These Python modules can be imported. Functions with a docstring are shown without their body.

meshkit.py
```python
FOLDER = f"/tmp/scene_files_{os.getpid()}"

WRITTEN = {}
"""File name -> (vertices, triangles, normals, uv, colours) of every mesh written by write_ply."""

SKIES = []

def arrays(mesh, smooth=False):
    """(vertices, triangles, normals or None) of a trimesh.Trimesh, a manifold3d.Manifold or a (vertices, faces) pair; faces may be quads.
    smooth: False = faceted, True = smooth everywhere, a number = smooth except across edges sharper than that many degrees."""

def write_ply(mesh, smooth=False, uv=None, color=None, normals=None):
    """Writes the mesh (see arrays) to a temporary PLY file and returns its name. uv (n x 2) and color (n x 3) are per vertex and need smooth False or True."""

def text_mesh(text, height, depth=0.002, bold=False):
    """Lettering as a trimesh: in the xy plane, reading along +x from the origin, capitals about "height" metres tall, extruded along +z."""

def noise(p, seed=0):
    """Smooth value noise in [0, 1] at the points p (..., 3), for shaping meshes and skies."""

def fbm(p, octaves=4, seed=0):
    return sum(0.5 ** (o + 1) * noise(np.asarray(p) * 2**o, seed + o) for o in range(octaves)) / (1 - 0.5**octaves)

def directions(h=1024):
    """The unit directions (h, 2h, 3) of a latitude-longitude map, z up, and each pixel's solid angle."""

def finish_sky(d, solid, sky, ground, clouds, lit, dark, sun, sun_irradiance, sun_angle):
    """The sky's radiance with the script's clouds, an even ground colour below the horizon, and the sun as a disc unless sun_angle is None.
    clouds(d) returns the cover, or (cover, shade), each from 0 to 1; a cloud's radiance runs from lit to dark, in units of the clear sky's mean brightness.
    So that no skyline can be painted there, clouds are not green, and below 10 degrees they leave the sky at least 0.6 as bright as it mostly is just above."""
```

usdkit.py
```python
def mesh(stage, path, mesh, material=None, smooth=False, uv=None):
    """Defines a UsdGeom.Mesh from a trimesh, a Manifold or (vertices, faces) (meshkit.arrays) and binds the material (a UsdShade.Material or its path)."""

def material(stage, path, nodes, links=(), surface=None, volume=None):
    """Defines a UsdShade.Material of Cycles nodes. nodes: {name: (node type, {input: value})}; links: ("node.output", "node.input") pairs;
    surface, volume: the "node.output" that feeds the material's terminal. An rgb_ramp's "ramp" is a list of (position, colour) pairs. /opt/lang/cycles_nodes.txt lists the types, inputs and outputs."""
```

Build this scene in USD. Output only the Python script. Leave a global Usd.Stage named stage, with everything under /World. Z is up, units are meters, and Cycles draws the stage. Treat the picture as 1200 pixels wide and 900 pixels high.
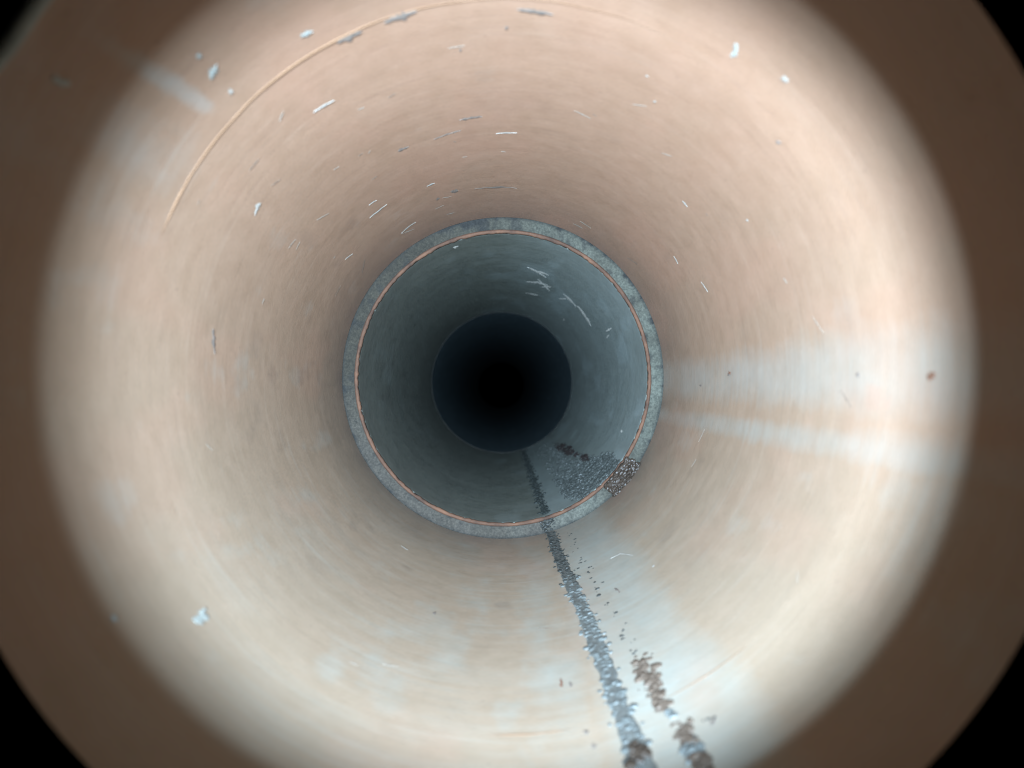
import math, numpy as np, trimesh, usdkit
from meshkit import fbm, noise
from pxr import Usd, UsdGeom, UsdLux, UsdShade, Gf, Sdf, Vt

stage = Usd.Stage.CreateInMemory()
UsdGeom.SetStageUpAxis(stage, 'Z'); UsdGeom.SetStageMetersPerUnit(stage, 1.0)
stage.SetDefaultPrim(UsdGeom.Xform.Define(stage, '/World').GetPrim())
rng = np.random.default_rng(7)

# ------------------------------------------------------------------ camera
# pipe axis = +Y through the origin of x and z, up = +Z, camera at y = 0 a little below the axis
R = 0.30                                   # bore of the two near sections
FPX = 900.0                                # focal length in pixels of a 1200-wide picture
CX, CY = 587.0, 453.0                      # where the axis vanishes
CAM = np.array([-0.012 * R, 0.0, -0.053 * R])
cam = UsdGeom.Camera.Define(stage, '/World/camera')
HA = 36.0
F = HA * FPX / 1200
cam.CreateHorizontalApertureAttr(HA); cam.CreateFocalLengthAttr(F)
cam.CreateHorizontalApertureOffsetAttr((600 - CX) / 1200 * HA)
cam.CreateVerticalApertureOffsetAttr((CY - 450) / 1200 * HA)
cam.CreateClippingRangeAttr(Gf.Vec2f(0.01, 100))
cam.CreateFStopAttr(F / 7.5); cam.CreateFocusDistanceAttr(1.25)
cam.CreateExposureAttr(0.0)
cam.AddTranslateOp().Set(Gf.Vec3d(*CAM)); cam.AddRotateXOp().Set(90.0)

# ------------------------------------------------------------------ lamps (the inspection light behind the lens)
def spot(name, pos, aim, half, soft, power, color, radius):
    l = UsdLux.SphereLight.Define(stage, '/World/' + name)
    l.CreateRadiusAttr(radius); l.CreateIntensityAttr(power); l.CreateColorAttr(Gf.Vec3f(*color)); l.CreateNormalizeAttr(True)
    s = UsdLux.ShapingAPI.Apply(l.GetPrim())
    s.CreateShapingConeAngleAttr(half); s.CreateShapingConeSoftnessAttr(soft)
    d = np.asarray(aim, float) - np.asarray(pos, float); d /= np.linalg.norm(d)
    q = Gf.Rotation(Gf.Vec3d(0, 0, -1), Gf.Vec3d(*d)).GetQuat()
    l.AddTranslateOp().Set(Gf.Vec3d(*map(float, pos))); l.AddOrientOp(UsdGeom.XformOp.PrecisionDouble).Set(Gf.Quatd(q))
LAMP = np.array([-0.064, -0.42, 0.002])
def beam(name, r_edge, soft, power, color):    # r_edge: where the beam's edge meets the wall
    go = FPX * R / r_edge - LAMP[1]
    right, left = math.atan((R - LAMP[0]) / go), math.atan((R + LAMP[0]) / go)
    up, down = math.atan((R - LAMP[2]) / go), math.atan((R + LAMP[2]) / go)
    half = math.degrees((right + left + up + down) / 4)
    spot(name, LAMP, LAMP + [math.tan((right - left) / 2), 1, math.tan((up - down) / 2) - 0.001], half, soft, power, color, 0.003)
beam('inspection_lamp', 551, 0.25, 160.0, (0.80, 1.06, 1.34))
beam('inspection_lamp_001', 554, 0.03, 25.0, (0.50, 0.76, 1.0))

# ------------------------------------------------------------------ helpers
made = {}
def path(name, parent=None):
    base = (parent or '/World') + '/' + name
    n = made.get(base, 0); made[base] = n + 1
    return base if n == 0 else f'{base}_{n:03d}'
def tag(p, label=None, category=None, group=None, kind=None):
    p = p.GetPrim() if hasattr(p, 'GetPrim') else p
    for k, v in dict(label=label, category=category, group=group, kind=kind).items():
        if v: p.SetCustomDataByKey(k, v)
def thing(name, label, category, loc=(0, 0, 0), group=None, kind=None):
    x = UsdGeom.Xform.Define(stage, path(name)); x.AddTranslateOp().Set(Gf.Vec3d(*map(float, loc)))
    tag(x, label, category, group, kind); return x
def obj(name, mesh, mat, parent=None, smooth=False, loc=(0, 0, 0), prim=None):
    v, f = (mesh.vertices, mesh.faces) if hasattr(mesh, 'vertices') else mesh
    v = np.asarray(v, float) - np.asarray(loc, float)
    m = usdkit.mesh(stage, path(name, str(parent.GetPath()) if parent else None), (v, np.asarray(f)), mat, smooth=smooth)
    for k, val in (prim or {}).items():
        UsdGeom.PrimvarsAPI(m).CreatePrimvar(k, Sdf.ValueTypeNames.Color3fArray, 'vertex').Set(Vt.Vec3fArray.FromNumpy(np.asarray(val, np.float32)))
    return m

def ang(px, py):                            # angle round the axis (degrees, picture sense: 0 right, 90 down)
    return math.degrees(math.atan2(py - CY, px - CX))
def wall(px, py, rad=R):                    # the point of the wall (angle, y) that lies on the ray through a picture point
    d = np.array([(px - CX) / FPX, 1.0, -(py - CY) / FPX])
    a = d[0]**2 + d[2]**2; b = 2 * (CAM[0] * d[0] + CAM[2] * d[2]); c = CAM[0]**2 + CAM[2]**2 - rad**2
    t = (-b + math.sqrt(b * b - 4 * a * c)) / (2 * a)
    p = CAM + t * d
    return math.degrees(math.atan2(-p[2], p[0])), p[1]
def P(adeg, y, r):                          # cylinder coordinates to the world
    a = np.radians(adeg)
    return np.stack(np.broadcast_arrays(r * np.cos(a), y, -r * np.sin(a)), -1)
def sstep(x, a, b):
    t = np.clip((np.asarray(x, float) - a) / (b - a), 0, 1); return t * t * (3 - 2 * t)
def adiff(a, b): return (np.asarray(a) - b + 180) % 360 - 180
def band(a, c, half, soft): return 1 - sstep(np.abs(adiff(a, c)), half - soft, half + soft)

# ------------------------------------------------------------------ materials
K = 0.85
def dim(c): return tuple(K * x * t for x, t in zip(c, (1.06, 0.98, 0.88)))
def M(name, nodes, links, surface='p.BSDF'): return usdkit.material(stage, '/World/Looks/' + name, nodes, links, surface=surface)

def pipe_material(name, base_a, base_b, streak_dark, streak_light, film, rough=0.62, bump=0.16, spec=0.4, streak=1.0, dust=(0.272, 0.222, 0.162)):
    n = {
        'geo': ('geometry', {}), 'st': ('attribute', {'attribute': 'stain_shade'}), 'sep': ('separate_color', {}), 'du': ('attribute', {'attribute': 'dust'}), 'mdust': ('mix_color', {'b': dust}),
        'map': ('mapping', {'scale': (6, 85, 6)}), 'map2': ('mapping', {'scale': (10, 150, 10)}), 'map3': ('mapping', {'scale': (1.6, 13, 1.6)}),
        'n1': ('noise_texture', {'scale': 1.0, 'detail': 7.0, 'roughness': 0.68, 'distortion': 0.4}),
        'n2': ('noise_texture', {'scale': 1.0, 'detail': 6.0, 'roughness': 0.66, 'distortion': 0.5}),
        'n3': ('noise_texture', {'scale': 1.0, 'detail': 3.0}),
        'blot': ('noise_texture', {'scale': 7.0, 'detail': 5.0, 'roughness': 0.6}),
        'fine': ('noise_texture', {'scale': 420.0, 'detail': 3.0, 'roughness': 0.65}),
        'pit': ('voronoi_texture', {'scale': 42.0}),
        'r_blot': ('rgb_ramp', {'ramp': [(0.3, base_a), (0.7, base_b)]}),
        'r_dark': ('rgb_ramp', {'ramp': [(0.25, (1, 1, 1)), (0.46, (0, 0, 0))]}),
        'r_light': ('rgb_ramp', {'ramp': [(0.55, (0, 0, 0)), (0.76, (1, 1, 1))]}),
        'r_band': ('rgb_ramp', {'ramp': [(0.3, (0.92, 0.91, 0.90)), (0.7, (1.05, 1.04, 1.03))]}),
        'r_fine': ('rgb_ramp', {'ramp': [(0.3, (0.86, 0.86, 0.86)), (0.7, (1.09, 1.09, 1.09))]}),
        'd_amt': ('math', {'math_type': 'multiply', 'value2': 0.40 * streak}), 'l_amt': ('math', {'math_type': 'multiply', 'value2': 0.30 * streak}),
        'mb': ('mix_color', {'blend_type': 'multiply', 'fac': 1.0, 'use_clamp': False}),
        'mf': ('mix_color', {'blend_type': 'multiply', 'fac': 1.0}), 'r_pit': ('rgb_ramp', {'ramp': [(0.0, (0.35, 0.33, 0.32)), (0.05, (0.5, 0.48, 0.47)), (0.09, (1, 1, 1))]}), 'mpit': ('mix_color', {'blend_type': 'multiply'}), 'gate': ('rgb_ramp', {'ramp': [(0.45, (0, 0, 0)), (0.65, (1, 1, 1))]}), 'mott': ('noise_texture', {'scale': 38.0, 'detail': 5.0, 'roughness': 0.65}), 'r_mott': ('rgb_ramp', {'ramp': [(0.28, (0.955, 0.953, 0.95)), (0.72, (1.03, 1.03, 1.03))]}), 'mm': ('mix_color', {'blend_type': 'multiply', 'fac': 1.0, 'use_clamp': False}),
        'md': ('mix_color', {'b': streak_dark}), 'ml': ('mix_color', {'b': streak_light}),
        # first channel: lime and painted light, its rim broken up by noise
        'fa': ('mix_float', {'fac': 0.5}), 'fn': ('math', {'math_type': 'multiply_add', 'value2': 1.0, 'value3': -0.5}), 'fm': ('math', {'math_type': 'add'}),
        'r_film_light': ('rgb_ramp', {'ramp': [(0.18, (0, 0, 0)), (0.62, (0.5, 0.5, 0.5)), (1.0, (1, 1, 1))]}),
        'fz': ('math', {'math_type': 'multiply'}), 'f_gate': ('rgb_ramp', {'ramp': [(0.0, (0, 0, 0)), (0.12, (1, 1, 1))]}),
        'mfilm_light': ('mix_color', {'b': film}),
        'mdirt_shade': ('mix_color', {'b': (0.06, 0.052, 0.046)}), 'mor': ('mix_color', {'b': (0.335, 0.180, 0.118)}),  # second channel: grime, plus shade painted near the step and in the grey pipe
        'p': ('principled_bsdf', {'roughness': rough, 'specular_ior_level': spec}),
        'r_rough': ('map_range', {'from_min': 0.3, 'from_max': 0.7, 'to_min': rough - 0.16, 'to_max': rough + 0.14, 'clamp': True}),
        'bmp': ('bump', {'strength': bump, 'distance': 0.0016}),
        'hh': ('math', {'math_type': 'multiply_add', 'value2': 0.6}),
    }
    l = [('geo.position', 'map.vector'), ('geo.position', 'map2.vector'), ('geo.position', 'map3.vector'),
         ('map.vector', 'n1.vector'), ('map2.vector', 'n2.vector'), ('map3.vector', 'n3.vector'),
         ('geo.position', 'blot.vector'), ('geo.position', 'fine.vector'), ('geo.position', 'pit.vector'),
         ('st.color', 'sep.color'), ('blot.fac', 'r_blot.fac'), ('n2.fac', 'r_dark.fac'), ('n1.fac', 'r_light.fac'), ('n3.fac', 'r_band.fac'), ('fine.fac', 'r_fine.fac'),
         ('r_blot.color', 'mb.a'), ('r_band.color', 'mb.b'), ('mb.result', 'mf.a'), ('r_fine.color', 'mf.b'), ('pit.distance', 'r_pit.fac'), ('mott.fac', 'gate.fac'), ('geo.position', 'mott.vector'), ('mott.fac', 'r_mott.fac'), ('mf.result', 'mm.a'), ('r_mott.color', 'mm.b'), ('mm.result', 'mpit.a'), ('r_pit.color', 'mpit.b'), ('gate.color', 'mpit.fac'),
         ('r_dark.color', 'd_amt.value1'), ('r_light.color', 'l_amt.value1'),
         ('mpit.result', 'md.a'), ('d_amt.value', 'md.fac'), ('md.result', 'ml.a'), ('l_amt.value', 'ml.fac'),
         ('blot.fac', 'fa.a'), ('n1.fac', 'fa.b'), ('fa.result', 'fn.value1'), ('sep.r', 'fm.value1'), ('fn.value', 'fm.value2'), ('fm.value', 'r_film_light.fac'), ('sep.r', 'f_gate.fac'),
         ('r_film_light.color', 'fz.value1'), ('f_gate.color', 'fz.value2'),
         ('ml.result', 'mdust.a'), ('du.fac', 'mdust.fac'), ('mdust.result', 'mfilm_light.a'), ('fz.value', 'mfilm_light.fac'),
         ('mfilm_light.result', 'mdirt_shade.a'), ('sep.g', 'mdirt_shade.fac'), ('mdirt_shade.result', 'mor.a'), ('sep.b', 'mor.fac'),
         ('mor.result', 'p.base_color'), ('mott.fac', 'r_rough.value'), ('r_rough.result', 'p.roughness'),
         ('n2.fac', 'hh.value1'), ('fine.fac', 'hh.value3'), ('hh.value', 'bmp.height'), ('bmp.normal', 'p.normal')]
    return M(name, n, l)

clay = pipe_material('glazed_clay', (0.246, 0.159, 0.100), (0.276, 0.180, 0.117), (0.12, 0.082, 0.058), (0.38, 0.29, 0.215), (0.262, 0.284, 0.256))
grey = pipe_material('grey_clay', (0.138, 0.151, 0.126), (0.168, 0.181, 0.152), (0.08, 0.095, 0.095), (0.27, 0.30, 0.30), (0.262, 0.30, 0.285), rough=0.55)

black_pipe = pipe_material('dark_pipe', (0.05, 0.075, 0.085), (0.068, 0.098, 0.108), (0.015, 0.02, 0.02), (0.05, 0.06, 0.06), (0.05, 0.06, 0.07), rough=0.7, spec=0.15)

def speckle(name, a, b, c, scale, rough=0.85, bump=0.6, film=(0.40, 0.50, 0.52)):
    a, b, c, film = dim(a), dim(b), dim(c), dim(film)
    return M(name, {'geo': ('geometry', {}), 'st': ('attribute', {'attribute': 'stain_shade'}), 'sep': ('separate_color', {}),
        'n': ('noise_texture', {'scale': scale, 'detail': 3.0, 'roughness': 0.7}), 'big': ('noise_texture', {'scale': 16.0, 'detail': 4.0}),
        'rb': ('rgb_ramp', {'ramp': [(0.3, (0.62, 0.63, 0.62)), (0.7, (1.1, 1.1, 1.1))]}),
        'mx': ('mix_color', {'blend_type': 'multiply', 'fac': 1.0, 'a': b}), 'mfilm_light': ('mix_color', {'b': film}), 'mdk': ('mix_color', {'b': (0.012, 0.012, 0.011)}), 'spk': ('rgb_ramp', {'ramp': [(0.30, (0.55, 0.57, 0.57)), (0.5, (0.95, 0.95, 0.95)), (0.70, (1.5, 1.5, 1.5))]}), 'ms': ('mix_color', {'blend_type': 'multiply', 'fac': 1.0, 'use_clamp': False}), 'mor': ('mix_color', {'b': (0.058, 0.050, 0.042)}),
        'bmp': ('bump', {'strength': bump, 'distance': 0.002}), 'p': ('principled_bsdf', {'roughness': rough, 'specular_ior_level': 0.3})},
        [('geo.position', 'n.vector'), ('geo.position', 'big.vector'), ('big.fac', 'rb.fac'), ('n.fac', 'spk.fac'), ('mor.result', 'mdk.a'), ('sep.g', 'mdk.fac'), ('mdk.result', 'ms.a'), ('spk.color', 'ms.b'), ('rb.color', 'mx.b'),
         ('st.color', 'sep.color'), ('mx.result', 'mfilm_light.a'), ('sep.r', 'mfilm_light.fac'), ('mfilm_light.result', 'mor.a'), ('sep.b', 'mor.fac'), ('ms.result', 'p.base_color'), ('n.fac', 'bmp.height'), ('bmp.normal', 'p.normal')])
rim_mat = speckle('cut_pipe_end', (0.020, 0.024, 0.022), (0.029, 0.027, 0.021), (0.062, 0.069, 0.065), 260.0, film=(0.070, 0.079, 0.070))
far_rim_mat = speckle('far_pipe_end', (0.02, 0.022, 0.022), (0.035, 0.04, 0.04), (0.07, 0.08, 0.08), 260.0, film=(0.04, 0.05, 0.05))

def plain(name, a, b, scale, rough=0.6, bump=0.3, spec=0.4, rnd=False):
    a, b = dim(a), dim(b)
    n = {'geo': ('geometry', {}), 'n': ('noise_texture', {'scale': scale, 'detail': 4.0, 'roughness': 0.6}), 'r': ('rgb_ramp', {'ramp': [(0.3, a), (0.7, b)]}),
         'bmp': ('bump', {'strength': bump, 'distance': 0.0008}), 'p': ('principled_bsdf', {'roughness': rough, 'specular_ior_level': spec})}
    l = [('geo.position', 'n.vector'), ('n.fac', 'bmp.height'), ('bmp.normal', 'p.normal')]
    if rnd: l += [('geo.random_per_island', 'r.fac')]
    else: l += [('n.fac', 'r.fac')]
    return M(name, n, l + [('r.color', 'p.base_color')])
seal_mat = plain('orange_seal', (0.040, 0.021, 0.014), (0.12, 0.060, 0.036), 30.0, 0.85)
seam_mat = plain('orange_seam', (0.27, 0.165, 0.10), (0.32, 0.20, 0.13), 40.0, 0.6)
grit_mat = plain('grey_grit', (0.09, 0.105, 0.11), (0.40, 0.44, 0.44), 60.0, 0.55, 0.4, 0.4, True)
dull_mat = plain('dull_grit', (0.03, 0.034, 0.034), (0.27, 0.30, 0.30), 60.0, 0.55, 0.4, 0.4, True)
silt_mat = plain('dark_silt', (0.07, 0.075, 0.075), (0.15, 0.165, 0.165), 140.0, 0.5, 0.5, 0.4)
strip_mat = plain('dark_grit', (0.015, 0.02, 0.02), (0.13, 0.15, 0.15), 60.0, 0.7, 0.4, 0.3, True)
clump_mat = plain('tan_grit', (0.08, 0.062, 0.05), (0.42, 0.39, 0.355), 60.0, 0.6, 0.4, 0.3, True)
bed_mat = plain('wet_grit', (0.05, 0.06, 0.062), (0.33, 0.375, 0.375), 60.0, 0.5, 0.4, 0.4, True)
brown_mat = plain('brown_grit', (0.035, 0.026, 0.02), (0.25, 0.22, 0.19), 60.0, 0.5, 0.4, 0.5, True)
dark_mat = plain('dark_crust', (0.055, 0.042, 0.04), (0.11, 0.08, 0.075), 90.0, 0.7, 0.8, 0.3)
flake_mat = plain('dark_flake', (0.018, 0.014, 0.014), (0.055, 0.042, 0.04), 90.0, 0.8, 0.6, 0.2, True)
core_mat = plain('dark_mortar', (0.012, 0.010, 0.009), (0.03, 0.024, 0.02), 90.0, 0.8, 0.8, 0.2)
white_mat = plain('bright_scratch', (0.62, 0.66, 0.66), (0.78, 0.8, 0.8), 200.0, 0.6)
mortar_mat = plain('grey_mortar', (0.22, 0.26, 0.26), (0.30, 0.34, 0.34), 60.0, 0.85)
chalk_mat = plain('chalk_white', (0.30, 0.30, 0.29), (0.38, 0.38, 0.37), 200.0, 0.7)
pale_mat = plain('pale_blue_lime', (0.27, 0.31, 0.31), (0.34, 0.37, 0.37), 120.0, 0.7)
faint_pale = plain('faint_scrape', (0.29, 0.26, 0.23), (0.35, 0.32, 0.29), 200.0, 0.7)
faint_dark = plain('faint_dark_scrape', (0.17, 0.135, 0.11), (0.22, 0.175, 0.145), 200.0, 0.8)
soot_mat = plain('dark_scuff', (0.12, 0.105, 0.095), (0.20, 0.17, 0.155), 120.0, 0.8)
rust_mat = plain('rust_spot', (0.14, 0.065, 0.04), (0.21, 0.105, 0.065), 200.0, 0.8)

# ------------------------------------------------------------------ pipe sections
Y_MOUTH, Y_SEAM, Y_STEP, Y_FAR, Y_END = FPX * R / 688, FPX * R / 432, FPX * R / 188, FPX * R * 0.905 / 82.6, 9.0
R2 = 0.905 * R
WALL = 0.034

def barrel(r0, y0, y1, na, ny, stain_shade, seed, flare=0.0):
    """closed tube: inner wall on a fine grid (slightly out of true), outer wall and end faces"""
    s = np.linspace(0, 1, ny); ys = 1 / ((1 - s) / y0 + s / y1)          # evenly spaced in perspective
    a = np.arange(na) * 360.0 / na
    A, Y = np.meshgrid(a, ys, indexing='ij')
    unit = P(A, Y * 4, 1.3)
    rr = r0 * (1 + 0.004 * (fbm(P(A, Y * 3.0, 1.2), 3, seed) - 0.5) * (1 if not flare else sstep(Y, y0, y0 + 0.06)))
    rr[:, 0] += flare
    inner = P(A, Y, rr).reshape(-1, 3)
    st = np.clip(stain_shade(A, Y), 0, 1).reshape(-1, 3)
    ao = np.arange(na)
    out0, out1 = P(a, y0, r0 + WALL), P(a, y1, r0 + WALL)
    v = np.vstack([inner, inner.reshape(na, ny, 3)[:, 0], inner.reshape(na, ny, 3)[:, -1], out0, out1, out0, out1])
    st = np.vstack([st, np.zeros((6 * na, 3))])
    k = na * ny
    I = np.arange(na * ny).reshape(na, ny); J = np.roll(I, -1, 0)
    q = [np.stack([I[:, :-1], I[:, 1:], J[:, 1:], J[:, :-1]], -1).reshape(-1, 4)]
    n1 = (ao + 1) % na
    e0, e1, o0, o1, p0, p1 = (k + j * na for j in range(6))
    q.append(np.stack([e0 + ao, e0 + n1, p0 + n1, p0 + ao], -1))          # mouth face
    q.append(np.stack([e1 + n1, e1 + ao, p1 + ao, p1 + n1], -1))          # back face
    q.append(np.stack([o0 + n1, o1 + n1, o1 + ao, o0 + ao], -1))          # outer wall
    q = np.vstack(q)
    f = np.vstack([q[:, [0, 1, 2]], q[:, [0, 2, 3]]])
    tm = v[f[:4]]; nrm = np.cross(tm[:, 1] - tm[:, 0], tm[:, 2] - tm[:, 0])
    if (nrm * -(tm[:, 0] * [1, 0, 1])).sum() < 0: f = f[:, ::-1]
    return v, f, st

def px_r(Y): return FPX * R / Y
def n3(A, Y, k, ky, seed): return fbm(np.stack([np.cos(np.radians(A)) * k, Y * ky, np.sin(np.radians(A)) * k], -1) + 50, 4, seed)

def stain_shade_near(A, Y):
    r = px_r(Y); w1 = n3(A, Y, 4, 5, 1) - 0.5; w2 = n3(A, Y, 10, 12, 2)
    w1 = w1 + 0.55 * (n3(A, Y, 30, 45, 15) - 0.5)
    film = np.zeros_like(A); 
    film = np.maximum(film, 0.95 * (1 - sstep(A, 66, 72)) * sstep(A, 52 + 8 * w1, 58 + 8 * w1) * 0 + 0.78 * band(A, 63.5 + 4 * w1, 11.0, 6.5) * (0.55 + 0.5 * w2))
    film = np.maximum(film, 0.6 * band(A, 81 + 6 * w1, 6, 5) * w2 * 1.3)
    film = np.maximum(film, 0.66 * band(A, 0.5 + 4 * w1, 6.5, 5.5) * (0.6 + 0.5 * w2) * 1.0)
    film = np.maximum(film, 0.62 * band(A, 13.6 - 0.004 * (r - 200) + 2 * w1, 2.6, 2.4) * (0.65 + 0.4 * w2))
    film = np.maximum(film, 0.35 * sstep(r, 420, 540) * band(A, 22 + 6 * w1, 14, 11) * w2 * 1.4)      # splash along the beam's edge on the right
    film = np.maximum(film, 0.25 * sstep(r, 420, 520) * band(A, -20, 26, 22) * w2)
    film = np.maximum(film, 0.7 * band(A, 220.3 - 0.02 * (r - 500) + 3.5 * w1, 1.4, 1.3) * sstep(r, 442, 470) * (1 - 0.6 * sstep(r, 560, 640)) * (0.7 + 0.5 * w2))
    film = np.maximum(film, 0.5 * band(A, 208 + 8 * w1, 9, 7) * sstep(r, 380, 460) * w2 * 1.3)
    film = np.maximum(film, 0.25 * sstep(n3(A, Y, 6, 9, 5), 0.55, 0.8) + 0.2 * band(A, 95, 75, 45))
    dirt_shade = 0.25 * sstep(n3(A, Y, 7, 14, 9), 0.62, 0.8) * (1 - sstep(r, 230, 380))
    dirt_shade = np.maximum(dirt_shade, (0.50 * (1 - sstep(r, 186, 240 + 20 * w1)) + 0.25 * (1 - sstep(r, 188, 199 + 8 * w1))) * (0.55 + 0.6 * w2))  # grime at the joint, with the light's fall-off before the step painted in
    dirt_shade = dirt_shade * (1 - 0.75 * np.clip(film * 1.3, 0, 1))
    orange = 0.5 * band(A, 3.5 + 4 * w1, 3.5, 1.6) * sstep(r, 410, 430) * (1 - sstep(r, 450, 462)) * sstep(w2, 0.35, 0.5)
    orange = np.maximum(orange, 0.16 * sstep(n3(A, Y, 3, 5, 12), 0.5, 0.7) + 0.42 * band(A, -80, 75, 60) * (0.75 + 0.5 * w2))
    return np.stack([film, dirt_shade, orange], -1)
def stain_shade_far(A, Y):
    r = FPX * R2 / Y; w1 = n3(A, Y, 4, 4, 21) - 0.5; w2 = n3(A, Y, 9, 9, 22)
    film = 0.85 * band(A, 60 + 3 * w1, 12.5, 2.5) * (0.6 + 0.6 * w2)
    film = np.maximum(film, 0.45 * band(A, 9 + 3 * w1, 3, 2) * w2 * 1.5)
    film = np.maximum(film, 0.3 * sstep(n3(A, Y, 5, 6, 25), 0.55, 0.75) + 0.7 * band(A, -8, 75, 50))  # patchy lime; the broad paler right side is lamp brightness put into the colour
    dirt_shade = 0.4 * band(A, 165, 85, 60) * (0.7 + 0.5 * w2) + 0.10 * sstep(n3(A, Y, 6, 8, 29), 0.55, 0.85)  # darker left side is shade put into the colour, plus a little patchy grime
    return np.stack([film, dirt_shade, np.zeros_like(A)], -1)

mouth = thing('pipe_section', 'short pinkish brown pipe mouth nearest the camera, dark round its open rim', 'pipe')
v, f, st = barrel(R, Y_MOUTH, Y_SEAM, 900, 110, stain_shade_near, 3)
obj('barrel', (v, f), clay, mouth, smooth=40 if False else False, prim={'stain_shade': st}) if False else None
def smooth_barrel(v, f, st, mat, parent, label=None):
    m = obj('barrel', (v, f), mat, parent, smooth=True, prim={'stain_shade': st})
    ang_v = np.degrees(np.arctan2(-v[:, 2], v[:, 0])); w = fbm(v * 6 + 20, 3, 77)
    d = 0 * w if mat is not clay else np.clip(0.58 * band(ang_v, 88, 88, 65) * (0.7 + 0.6 * w), 0, 1)
    UsdGeom.PrimvarsAPI(m).CreatePrimvar('dust', Sdf.ValueTypeNames.Color3fArray, 'vertex').Set(Vt.Vec3fArray.FromNumpy(np.repeat(d[:, None], 3, 1).astype(np.float32)))
    return m
smooth_barrel(v, f, st, clay, mouth)
mid = thing('pipe_section', 'brightly lit pinkish brown clay pipe section between the thin seam and the grey step', 'pipe')
v, f, st = barrel(R, Y_SEAM + 0.00003, Y_STEP - 0.003, 1000, 300, stain_shade_near, 3)
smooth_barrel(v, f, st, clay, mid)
inner = thing('pipe_section', 'narrower grey pipe section beyond the orange ringed step', 'pipe')
v, f, st = barrel(R2, Y_STEP + 0.009, Y_FAR - 0.003, 700, 170, stain_shade_far, 6, 0.0005)
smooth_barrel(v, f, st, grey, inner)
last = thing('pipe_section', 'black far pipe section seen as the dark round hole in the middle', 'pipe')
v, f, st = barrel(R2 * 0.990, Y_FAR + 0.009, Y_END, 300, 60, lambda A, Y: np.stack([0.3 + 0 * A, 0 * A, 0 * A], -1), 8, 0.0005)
smooth_barrel(v, f, st, black_pipe, last)

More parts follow.
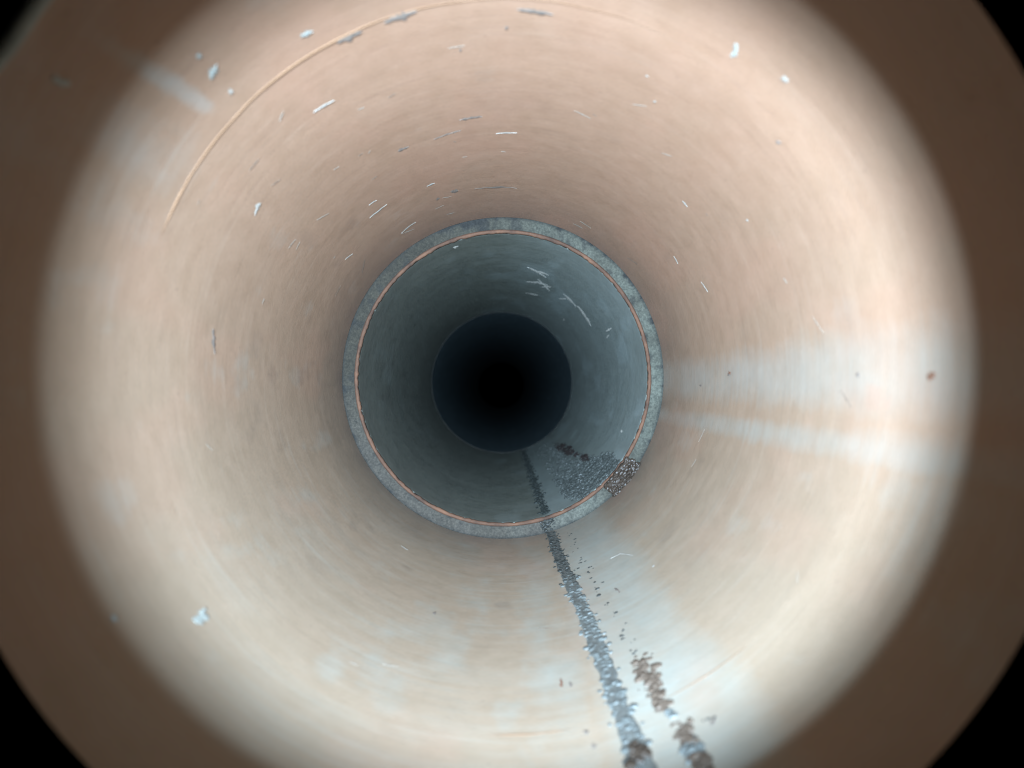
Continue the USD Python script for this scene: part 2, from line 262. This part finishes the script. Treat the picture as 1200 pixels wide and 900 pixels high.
def end_rim(y, r_in, r_out, na, nr, seed, depth=0.006, wear=1.0):
    """the cut end of a pipe: a ring facing the camera with worn, chipped edges and a short return into the bore"""
    a = np.arange(na) * 360.0 / na
    prof = np.array([(0.0, depth + 0.004), (0.0, 0.0025), (0.0009, 0.0008), (0.003, 0.0)] + [(t, 0.0) for t in np.linspace(0.005, r_out - r_in - 0.002, nr)] + [(r_out - r_in, 0.0006)])
    A = np.repeat(a[:, None], len(prof), 1); n = len(prof)
    chip = sstep(n3(A, np.zeros_like(A), 22, 1, seed), 0.54, 0.75) * 0.006 * wear
    edge = np.exp(-prof[None, :, 0] / 0.003)
    rr = r_in + prof[None, :, 0] + chip * edge * 0.6
    yy = y + prof[None, :, 1] + chip * edge + 0.0016 * (fbm(P(A, 0, rr * 120), 3, seed + 1) - 0.5)
    v = P(A, yy, rr).reshape(-1, 3)
    I = np.arange(na * n).reshape(na, n); J = np.roll(I, -1, 0)
    q = np.stack([I[:, :-1], J[:, :-1], J[:, 1:], I[:, 1:]], -1).reshape(-1, 4)
    f = np.vstack([q[:, [0, 1, 2]], q[:, [0, 2, 3]]])
    t = v[f]; nn = np.cross(t[:, 1] - t[:, 0], t[:, 2] - t[:, 0])
    if nn[:, 1].sum() > 0: f = f[:, ::-1]
    w = n3(A, rr * 0, 8, 1, seed + 3)
    film = 0.7 * band(A, 62, 11, 4) + 0.75 * band(A, -20, 65, 45) * (0.4 + w)
    film = np.maximum(film, 0.3 * band(A, 85, 3, 2) * w * 1.5)
    warm = 0.75 * band(A, 112, 55, 22) * (0.5 + w)
    w5 = n3(A, rr * 40, 14, 1, seed + 7)
    dk = 0.8 * band(A, 256, 6, 4) * sstep(w5, 0.42, 0.55) + 0.55 * sstep(w5, 0.58, 0.7) + 0.7 * sstep(prof[None, :, 0], (r_out - r_in) - 0.017 - 0.005 * w5, (r_out - r_in) - 0.010)
    return v, f, np.clip(np.stack([film, dk, warm * 0.6], -1).reshape(-1, 3), 0, 1)
v, f, st = end_rim(Y_STEP, R2 + 0.0002, R + 0.012, 720, 16, 31)
obj('end_rim', (v, f), rim_mat, inner, smooth=True, prim={'stain_shade': st})
v, f, st = end_rim(Y_FAR, R2 * 0.990 + 0.0002, R2 + 0.012, 300, 6, 41, 0.006, 0.0)
obj('end_rim', (v, f), far_rim_mat, last, smooth=True, prim={'stain_shade': st})

def ring(y, r, prof, na, width, lift, a0=0, a1=360, wob=0.0, seed=0):
    """a flattened bead round the bore: width(a) along y, lift(a) towards the axis"""
    full = a1 - a0 >= 360
    a = a0 + np.arange(na + (0 if full else 1)) * (a1 - a0) / na
    A = np.repeat(a[:, None], len(prof), 1)
    yy = y + prof[None, :, 0] * width(A) + wob * (n3(A, 0 * A, 9, 1, seed) - 0.5)
    rr = r - prof[None, :, 1] * lift(A)
    v = P(A, yy, rr).reshape(-1, 3); n = len(prof)
    I = np.arange(len(a) * n).reshape(len(a), n); J = np.roll(I, -1, 0)
    if not full: I, J = I[:-1], J[:-1]
    Ik, Jk = np.roll(I, -1, 1), np.roll(J, -1, 1)
    q = np.stack([I, J, Jk, Ik], -1).reshape(-1, 4)
    return trimesh.Trimesh(v, np.vstack([q[:, [0, 1, 2]], q[:, [0, 2, 3]]]), process=False)
bead = np.array([(-0.5, -0.3), (-0.5, 0.5), (-0.3, 0.95), (0, 1.05), (0.3, 0.95), (0.5, 0.5), (0.5, -0.3)])
# orange sealing ring standing on the inner edge of the step
m = ring(Y_STEP - 0.0015, R2 + 0.0037, bead, 720, lambda A: 0.009 + 0 * A, lambda A: 0.0046 + 0.0040 * (n3(A, 0 * A, 30, 1, 51) - 0.45), wob=0.003, seed=52)
obj('sealing_ring', m, seal_mat, inner, smooth=True)
# orange seam squeezed out of the near joint, thick at the upper left, nearly gone elsewhere
def seam_w(A):
    A = A % 360; n = n3(A, 0 * A, 10, 1, 61)
    w = sstep(A, 200, 206) * (1 - 0.6 * sstep(A, 240, 272)) * (1 - sstep(A, 276, 300))
    w = np.maximum(w, 0.45 * band(A, 86, 5, 2.5)); w = np.maximum(w, 0.4 * band(A, 57, 6, 3))
    return np.maximum(w * (0.35 + 0.5 * n3(A, 0 * A, 26, 1, 62) + 0.4 * n), 0.004)
m = ring(Y_SEAM, R - 0.0004, bead, 720, lambda A: 0.0038 * seam_w(A), lambda A: 0.0004 * seam_w(A), wob=0.003, seed=63)
obj('joint_seam', m, seam_mat, mid, smooth=True)

m = ring(Y_MOUTH - 0.001, R + 0.003, bead, 90, lambda A: 0.012 * sstep(A, 203, 212) * (1 - sstep(A, 226, 236)) + 0.0002, lambda A: 0.006 * sstep(A, 203, 212) * (1 - sstep(A, 226, 236)) + 0.0002, 200, 238, wob=0.002, seed=71)
obj('lip_mortar', m, mortar_mat, mouth, smooth=True)

# ------------------------------------------------------------------ marks on the walls (scratches, flecks, scuffs): thin raised patches that follow the wall
def mark(pts, widths, rad, lift=0.0004, jag=0.75):
    """pts: picture points along the mark's middle line; widths in picture pixels; returns a thin patch lying on the wall"""
    q = np.array([wall(px, py, rad) for px, py in pts])
    q[:, 0] = np.unwrap(np.radians(q[:, 0]))
    n = max(7, 2 * len(pts) + 3) + 4 * (max(widths) > 4); t = np.linspace(0, 1, n); s = np.linspace(0, 1, len(pts))
    th = np.interp(t, s, q[:, 0]); y = np.interp(t, s, q[:, 1]); w = np.interp(t, np.linspace(0, 1, len(widths)), widths)
    # metres on the wall per picture pixel: across the view (round the bore) y/f, along the axis y*y/(f*rad)
    c = np.stack([th * rad, y], -1); d = np.gradient(c, axis=0)
    d[:, 1] *= rad / y.mean(); d /= np.maximum(np.linalg.norm(d, axis=1, keepdims=True), 1e-9)
    nrm = np.stack([-d[:, 1], d[:, 0]], -1)
    L, Rr = [], []
    for sgn, out in ((1, L), (-1, Rr)):
        k = sgn * w * 0.5 * (1 + jag * rng.uniform(-1, 1, n)); k[[0, -1]] *= 0.12
        off = nrm * k[:, None] * np.stack([y / FPX / rad, y * y / FPX / rad], -1)
        out.append(np.stack([th, y], -1) + off)
    E = np.stack([L[0], np.stack([th, y], -1), Rr[0]], 1)
    A = np.degrees(E[..., 0])
    top = P(A, E[..., 1], rad * 0.9980 - np.array([0.0, lift, 0.0])[None, :] - 0.0)
    v = top.reshape(-1, 3); I = np.arange(n * 3).reshape(n, 3)
    qd = np.stack([I[:-1, :-1], I[1:, :-1], I[1:, 1:], I[:-1, 1:]], -1).reshape(-1, 4)
    f = np.vstack([qd[:, [0, 1, 2]], qd[:, [0, 2, 3]]])
    tt = v[f]; nn = np.cross(tt[:, 1] - tt[:, 0], tt[:, 2] - tt[:, 0])
    if (nn * -(tt[:, 0] * [1, 0, 1])).sum() < 0: f = f[:, ::-1]
    return v, f
def place(name, mat, parent, rad, pts, widths, **k): obj(name, mark(pts, widths, rad, **k), mat, parent)
# pale flecks and scratches of the near pipe
for pts, w, mt in [([(246, 92), (250, 83), (253, 75)], [3, 10, 4], pale_mat), ([(268, 108), (272, 106)], [5, 8, 4], chalk_mat), ([(917, 90), (924, 95)], [5, 9, 4], chalk_mat),
                   ([(229, 731), (236, 722), (239, 713)], [12, 14, 4], pale_mat), ([(130, 722), (137, 728)], [6, 9, 3], pale_mat), ([(352, 42), (366, 36)], [3, 6, 2], pale_mat),
                   ([(862, 50), (864, 60), (857, 66)], [4, 7, 4], pale_mat), ([(230, 65), (236, 66)], [4, 6, 3], pale_mat), ([(60, 92), (82, 100)], [10, 14, 5], pale_mat)]:
    place('lime_fleck', mt, mouth, R, pts, [0.8 * x for x in w])
for pts, w in [([(367, 131), (380, 123), (391, 117)], [2, 4, 2]), ([(433, 255), (443, 247), (453, 239)], [1.5, 2.5, 1]), ([(470, 273), (482, 263), (487, 260)], [1.5, 2.5, 1]),
               ([(404, 304), (413, 297)], [1, 2.2, 1]), ([(432, 240), (441, 234)], [1, 1.8, 1]), ([(500, 218), (509, 214)], [1, 2.4, 1]), ([(581, 156), (606, 155)], [1, 1.8, 1]),
               ([(716, 655), (727, 649), (742, 651)], [1, 2, 1]), ([(298, 252), (302, 240), (305, 238)], [4, 8, 3]),
               ([(765, 665), (767, 662)], [2, 3, 2]), ([(875, 257), (877, 259)], [2, 3.4, 2]), ([(757, 88), (760, 89)], [2, 3, 2]), ([(766, 119), (769, 118)], [2, 3.4, 2]),
               ([(800, 235), (806, 242)], [1, 3, 1]), ([(822, 330), (830, 342)], [1, 2, 1]), ([(790, 300), (795, 309)], [1, 2, 1]), ([(470, 640), (478, 645)], [1, 2, 1])]:
    place('pale_scratch', chalk_mat, mid, R, pts, [0.55 * x for x in w])
for pts, w, par in [([(450, 26), (470, 19), (488, 12)], [3, 8, 3], mouth), ([(606, 10), (625, 13), (648, 16)], [2, 5, 2], mouth), ([(395, 50), (410, 43), (424, 36)], [3, 7, 2], mouth)]:
    place('dark_scuff', soot_mat, par, R, pts, w)
for pts, w in [([(538, 140), (552, 138), (565, 136)], [1, 3, 1]), ([(466, 177), (479, 171)], [1, 3.4, 1]), ([(528, 224), (537, 223)], [1.5, 3.5, 2]), ([(511, 234), (515, 232)], [1, 2.4, 1]),
               ([(249, 385), (250, 400), (251, 415)], [1.5, 4, 1.5]), ([(592, 31), (595, 33)], [2, 4, 2]), ([(538, 58), (541, 58)], [1.5, 3, 1.5]), ([(912, 168), (914, 165)], [3, 6, 3]),
               ([(1004, 440), (1008, 439)], [3, 5, 3]), ([(720, 690), (726, 693)], [1, 3, 1]), ([(556, 221), (582, 219), (606, 220)], [0.8, 1.6, 0.8]), ([(508, 163), (540, 152)], [0.6, 1.4, 0.6]),
               ([(668, 800), (669, 806)], [2, 5, 2]), ([(694, 874), (698, 877)], [2, 6, 3]), ([(684, 858), (690, 860)], [2, 4, 2]), ([(834, 846), (838, 848)], [3, 8, 4]), ([(507, 720), (511, 718)], [1.5, 4, 2]),
               ([(853, 440), (856, 438)], [1.5, 3, 1.5]), ([(820, 452), (823, 451)], [1.5, 3, 1.5]), ([(725, 694), (727, 694)], [1.5, 3.5, 1.5])]:
    place('dark_scratch', soot_mat, mid, R, pts, w)
place('rust_spot', rust_mat, mouth, R, [(1090, 446), (1093, 440), (1095, 436)], [4, 8, 4])
place('rust_spot', rust_mat, mid, R, [(657, 796), (659, 806)], [2, 4, 2]); place('rust_spot', rust_mat, mid, R, [(854, 438), (857, 436)], [1, 3, 1])
# the many faint scrapes left by cleaning tools, round the bore
for k in range(44):
    r0, a = rng.uniform(196, 420), rng.choice([rng.uniform(-170, -10), rng.uniform(-150, -100), rng.uniform(0, 360)])
    L, tl = rng.uniform(1, 8) ** 1.0 * (0.6 + r0 / 400), rng.normal(0, 14)
    t = np.radians(a + 90 + tl); c = np.array([CX + r0 * math.cos(math.radians(a)), CY + 0.98 * r0 * math.sin(math.radians(a))])
    d = np.array([math.cos(t), math.sin(t)]) * L; p0, p1 = c - d, c + d
    if min(math.hypot(q[0] - CX, q[1] - CY) for q in (p0, c, p1)) < 197 or not all(0 < q[0] < 1200 and 0 < q[1] < 900 for q in (p0, p1)): continue
    dark = k % 3 == 0
    place('dark_scratch' if dark else 'pale_scratch', faint_dark if dark else faint_pale, mid, R, [tuple(p0), tuple(c), tuple(p1)], [.3, rng.uniform(.5, 1.2), .3], lift=0.0002)
# white scratches high on the right of the grey pipe
for pts, w in [([(618, 313), (630, 318), (643, 322)], [1, 2.4, 1]), ([(617, 330), (630, 331), (642, 334)], [.7, 1.8, .7]), ([(630, 327), (638, 334), (644, 341)], [.7, 1.8, .7]), ([(634, 336), (646, 336)], [.7, 1.6, .7]),
               ([(660, 344), (668, 351), (675, 359)], [1, 2.2, .8]), ([(679, 361), (687, 372), (693, 382)], [.8, 2.2, .8]), ([(655, 350), (664, 350)], [.6, 1.5, .6]), ([(676, 358), (684, 366)], [.7, 1.4, .7]),
               ([(632, 320), (640, 325)], [.6, 1.5, .6]), ([(616, 343), (630, 346)], [.5, 1.2, .5]), ([(531, 290), (537, 288)], [1, 2.6, 1]), ([(660, 375), (662, 374)], [1, 1.8, 1]),
               ([(710, 388), (717, 384)], [1, 2.2, 1]), ([(728, 504), (729, 507)], [1, 2, 1]), ([(711, 396), (714, 392)], [.8, 2, .8])]:
    place('white_scratch', white_mat, inner, R2, pts, w)

# ------------------------------------------------------------------ grit and crusts
ICO = trimesh.creation.icosphere(1)
VAR = []
for k in range(14):
    g = ICO.vertices * (1 + 0.55 * (noise(ICO.vertices * 1.6 + 9 * k, k) - 0.5))[:, None]
    VAR.append(g * rng.uniform(0.7, 1.3, 3))
def grains(pts, flat=0.6):
    """pts: list of (angle, y, rad, size, sink) -> one mesh of stones lying on the wall"""
    V, Fc = [], []
    for i, (a, y, r, s, sink) in enumerate(pts):
        g = VAR[rng.integers(len(VAR))] @ trimesh.transformations.random_rotation_matrix(rng.random(3))[:3, :3]
        g = g * s * 0.5
        up = -P(a, 0.0, 1.0); t = np.array([0, 1.0, 0]); u = np.cross(up, t)
        g = g[:, :1] * t + g[:, 1:2] * u + g[:, 2:] * up * flat
        V.append(g + P(a, y, r) + up * s * sink); Fc.append(ICO.faces + 42 * i)
    return np.vstack(V), np.vstack(Fc)
def deg(m, r): return math.degrees(m / r)

# the long grit strip along the invert, through both pipes
def strip(y0, y1, rad, pitch, a_of, half, seed):
    out = []; y = y0
    while y < y1:
        h = half * (0.90 + 0.2 * float(fbm(np.array([y * 22, 3.0, 1.0]), 3, seed))); n = max(2, int(round(2 * h / pitch)))
        off = half * 0.18 * (float(fbm(np.array([y * 14, 8.0, 2.0]), 3, seed + 1)) - 0.5)
        for k in range(-1, n + 1):
            if k in (-1, n) and rng.random() < 0.82: continue
            u = (k + 0.5 + rng.uniform(-0.4, 0.4)) * 2 * h / n - h
            out.append((a_of(y) + deg(u + off, rad), y + pitch * rng.uniform(-0.45, 0.45), rad, pitch * rng.choice([0.55, 0.8, 1.0, 1.25]) * rng.uniform(.85, 1.15), rng.uniform(0.0, 0.16)))
        y += pitch * 0.86
    return out
def silt(y0, y1, rad, a_of, half, seed):
    ys = np.linspace(y0, y1, 220); us = np.linspace(-1, 1, 7)
    h = half * (0.80 + 0.2 * fbm(np.stack([ys * 22, 0 * ys + 3.0, 0 * ys + 1.0], -1), 3, seed)) * (0.8 + 0.5 * fbm(np.stack([ys * 90, 0 * ys, 0 * ys], -1), 2, seed + 4))
    off = half * 0.18 * (fbm(np.stack([ys * 14, 0 * ys + 8.0, 0 * ys + 2.0], -1), 3, seed + 1) - 0.5)
    A = np.array([a_of(y) for y in ys])[:, None] + np.degrees((us[None] * h[:, None] + off[:, None]) / rad)
    v = P(A, ys[:, None] + 0 * A, rad * 0.9980 - 0.0004 * (1 - us[None] ** 2) + 0 * A + 0.0018 * (np.abs(us[None]) > 0.99)).reshape(-1, 3)
    I = np.arange(len(ys) * 7).reshape(len(ys), 7)
    q = np.stack([I[:-1, :-1], I[1:, :-1], I[1:, 1:], I[:-1, 1:]], -1).reshape(-1, 4); f = np.vstack([q[:, [0, 1, 2]], q[:, [0, 2, 3]]])
    t = v[f]; nn = np.cross(t[:, 1] - t[:, 0], t[:, 2] - t[:, 0])
    return (v, f[:, ::-1]) if (nn * -(t[:, 0] * [1, 0, 1])).sum() < 0 else (v, f)
near_line = lambda y: 71.3 + 1.6 * sstep(px_r(y), 330, 190)
s1 = strip(Y_MOUTH + 0.06, Y_STEP - 0.012, R, 0.0054, near_line, 0.0084, 5)
m = obj('silt_bed', silt(Y_MOUTH + 0.06, Y_STEP - 0.010, R, near_line, 0.0112, 5), silt_mat); tag(m, 'dark wet silt lying between the stones of the grit strip in the brown pipe', 'silt', kind='stuff')
m = obj('grit_strip', grains([g for g in s1 if g[1] < 1.0 + 0.12 * rng.random()], 0.42), grit_mat); tag(m, 'long narrow strip of grey grit along the bottom of the brown pipe', 'grit', kind='stuff')
m = obj('grit_strip', grains([g for g in s1 if g[1] >= 1.0 + 0.12 * rng.random()], 0.42), dull_mat); tag(m, 'darker stretch of the grit strip along the pipe bottom just before the step', 'grit', kind='stuff')
s2 = strip(Y_STEP + 0.03, Y_FAR - 0.05, R2, 0.0066, lambda y: 72.6, 0.0070, 8)
m = obj('grit_strip', grains(s2), strip_mat); tag(m, 'dark thin strip of grit running on beyond the step in the grey pipe', 'grit', kind='stuff')
# grit over the step between the two
s3 = [(73.0 + rng.uniform(-2.6, 2.6), Y_STEP - 0.004 - rng.uniform(0, 0.004), rng.uniform(R2 + 0.004, R), 0.0055 * rng.uniform(.5, 1.2), 0.0) for _ in range(45)]
m = obj('step_grit', grains(s3), dull_mat); tag(m, 'small patch of grit on the grey step joining the two grit strips', 'grit', kind='stuff')

# pebble bed on the right of the grey pipe's invert
poly = [(735, 543), (712, 528), (690, 536), (668, 528), (650, 516), (634, 521), (622, 526), (640, 548), (658, 580), (668, 588), (690, 584), (715, 566)]
from shapely.geometry import Polygon, Point
pg = Polygon(poly); x0, y0, x1, y1 = pg.bounds; bedp = []
while len(bedp) < 2300:
    px, py = rng.uniform(x0, x1), rng.uniform(y0, y1)
    if not pg.contains(Point(px, py)): continue
    r = math.hypot(px - CX, py - CY)
    edge = pg.exterior.distance(Point(px, py)) / 9
    if rng.random() > min(1, 0.15 + edge) * (0.45 + 0.55 * sstep(r, 110, 150)) * (0.4 + 0.9 * float(noise(np.array([px / 9, py / 9, 0]), 3))): continue
    a, y = wall(px, py, R2)
    if y < Y_STEP + 0.012: continue
    bedp.append((a, y, R2, 0.0085 * rng.uniform(0.35, 1.3), rng.uniform(-0.2, 0.06)))
m = obj('pebble_bed', grains(bedp), bed_mat); tag(m, 'glistening blue grey bed of small pebbles on the lower right of the grey pipe', 'grit', kind='stuff')

# brown block of cemented grit on the step
blk = []
for _ in range(620):
    a = rng.uniform(32.5, 46.5); e = rng.random()
    blk.append((a, Y_STEP - 0.009 - rng.uniform(0, 0.012) * (0.5 + e), R2 + 0.002 + (R - R2 - 0.003) * e, 0.0088 * rng.uniform(0.5, 1.3), 0.0))
t = thing('grit_block', 'brown block of cemented grit stuck on the grey step under the orange ring', 'crust', loc=P(39.5, Y_STEP, R))
obj('grit_crust', grains(blk), brown_mat, t, loc=P(39.5, Y_STEP, R))
na = 12; aa = np.linspace(33, 46, na); ring_v = []
for a in aa:
    for (rr, yy) in ((R2 + 0.003, Y_STEP - 0.012), (R - 0.002, Y_STEP - 0.017), (R - 0.002, Y_STEP + 0.001), (R2 + 0.003, Y_STEP + 0.001)):
        ring_v.append(P(a, yy + rng.uniform(-.002, .002), rr))
core = trimesh.convex.convex_hull(np.array(ring_v))
obj('mortar_core', core, core_mat, t, loc=P(39.5, Y_STEP, R))

for (px, py, l, w, num, lab) in [(663, 527, 34, 11, 150, 'larger dark brown flake of crust on the upper edge of the pebble bed'), (685, 536, 15, 8, 45, 'smaller dark crust flake at the lower right end of the larger dark flake')]:
    a0, y0 = wall(px, py, R2); c = P(a0, y0, R2); pts = []
    while len(pts) < num:
        u, q = rng.uniform(-1, 1, 2)
        if u * u + q * q > 1 - 0.5 * rng.random(): continue
        t = math.radians(25); X, Y = u * l / 2, q * w / 2
        a, y = wall(px + X * math.cos(t) - Y * math.sin(t), py + X * math.sin(t) + Y * math.cos(t), R2)
        pts.append((a, y, R2, 0.010 * rng.uniform(0.5, 1.5), rng.uniform(-0.25, 0.0)))
    v, f = grains(pts)
    m = obj('crust_flake', (v, f), flake_mat, loc=c); m.AddTranslateOp().Set(Gf.Vec3d(*map(float, c))); tag(m, lab, 'crust', kind='stuff')

# the broken second line of brown clumps, right of the strip
clumps = [(755, 785, 26, 17, 'light brown gritty clump at the upper end of the row beside the grit strip'), (764, 800, 20, 15, 'second gritty clump of the row, just below the light brown one'),
          (774, 826, 18, 12, 'brown clump on its own midway down the broken row'), (787, 838, 9, 7, 'tiny grey clump below the lone midway clump'),
          (803, 861, 20, 14, 'rust brown clump low in the broken row near the beam edge'), (813, 878, 22, 15, 'grey blue clump below the rust brown clump'), (823, 893, 18, 14, 'dark brown clump at the very bottom of the broken row')]
for i, (px, py, l, w, lab) in enumerate(clumps):
    a0, y0 = wall(px, py); mpa, mpy = y0 / FPX, y0 * y0 / FPX / R
    t = thing('grit_clump', lab, 'crust', loc=P(a0, y0, R), group='broken row of clumps beside the grit strip')
    pts = []
    for _ in range(int(l * w / 4.6)):
        u, q = rng.normal(0, 0.36, 2)
        pts.append((a0 + deg(q * w * mpa, R), y0 + u * l * mpy, R, 0.0058 * rng.uniform(0.35, 1.4), rng.uniform(-0.25, 0.05)))
    obj('grit', grains(pts), grit_mat if i in (3, 5) else clump_mat, t, loc=P(a0, y0, R))
sp = []
for (px, py, n, s) in [(667, 626, 3, 3), (672, 637, 4, 3), (677, 646, 2, 2), (684, 658, 6, 4), (691, 670, 7, 4), (700, 688, 8, 4), (676, 667, 2, 2), (712, 708, 3, 3), (718, 720, 3, 3), (733, 738, 6, 5), (738, 748, 3, 4), (745, 765, 3, 4), (832, 846, 4, 4)]:
    for _ in range(n):
        a, y = wall(px + rng.normal(0, s), py + rng.normal(0, s)); sp.append((a, y, R, 0.0042 * rng.uniform(.3, 1.4), -0.12))
m = obj('loose_grit', grains(sp), dull_mat); tag(m, 'sparse dark specks of grit in a line between the step and the brown clumps', 'grit', kind='stuff')
# brown end of the strip at the bottom edge of the picture
e = [(a0 + rng.normal(0, 0.75), y0 + rng.normal(0, 0.008), R, 0.0075 * rng.uniform(.4, 1.1), 0.2) for a0, y0 in [wall(747, 886)] for _ in range(40)]
m = obj('crust_patch', grains(e), brown_mat); tag(m, 'brown gritty patch on the near end of the grey grit strip', 'crust')
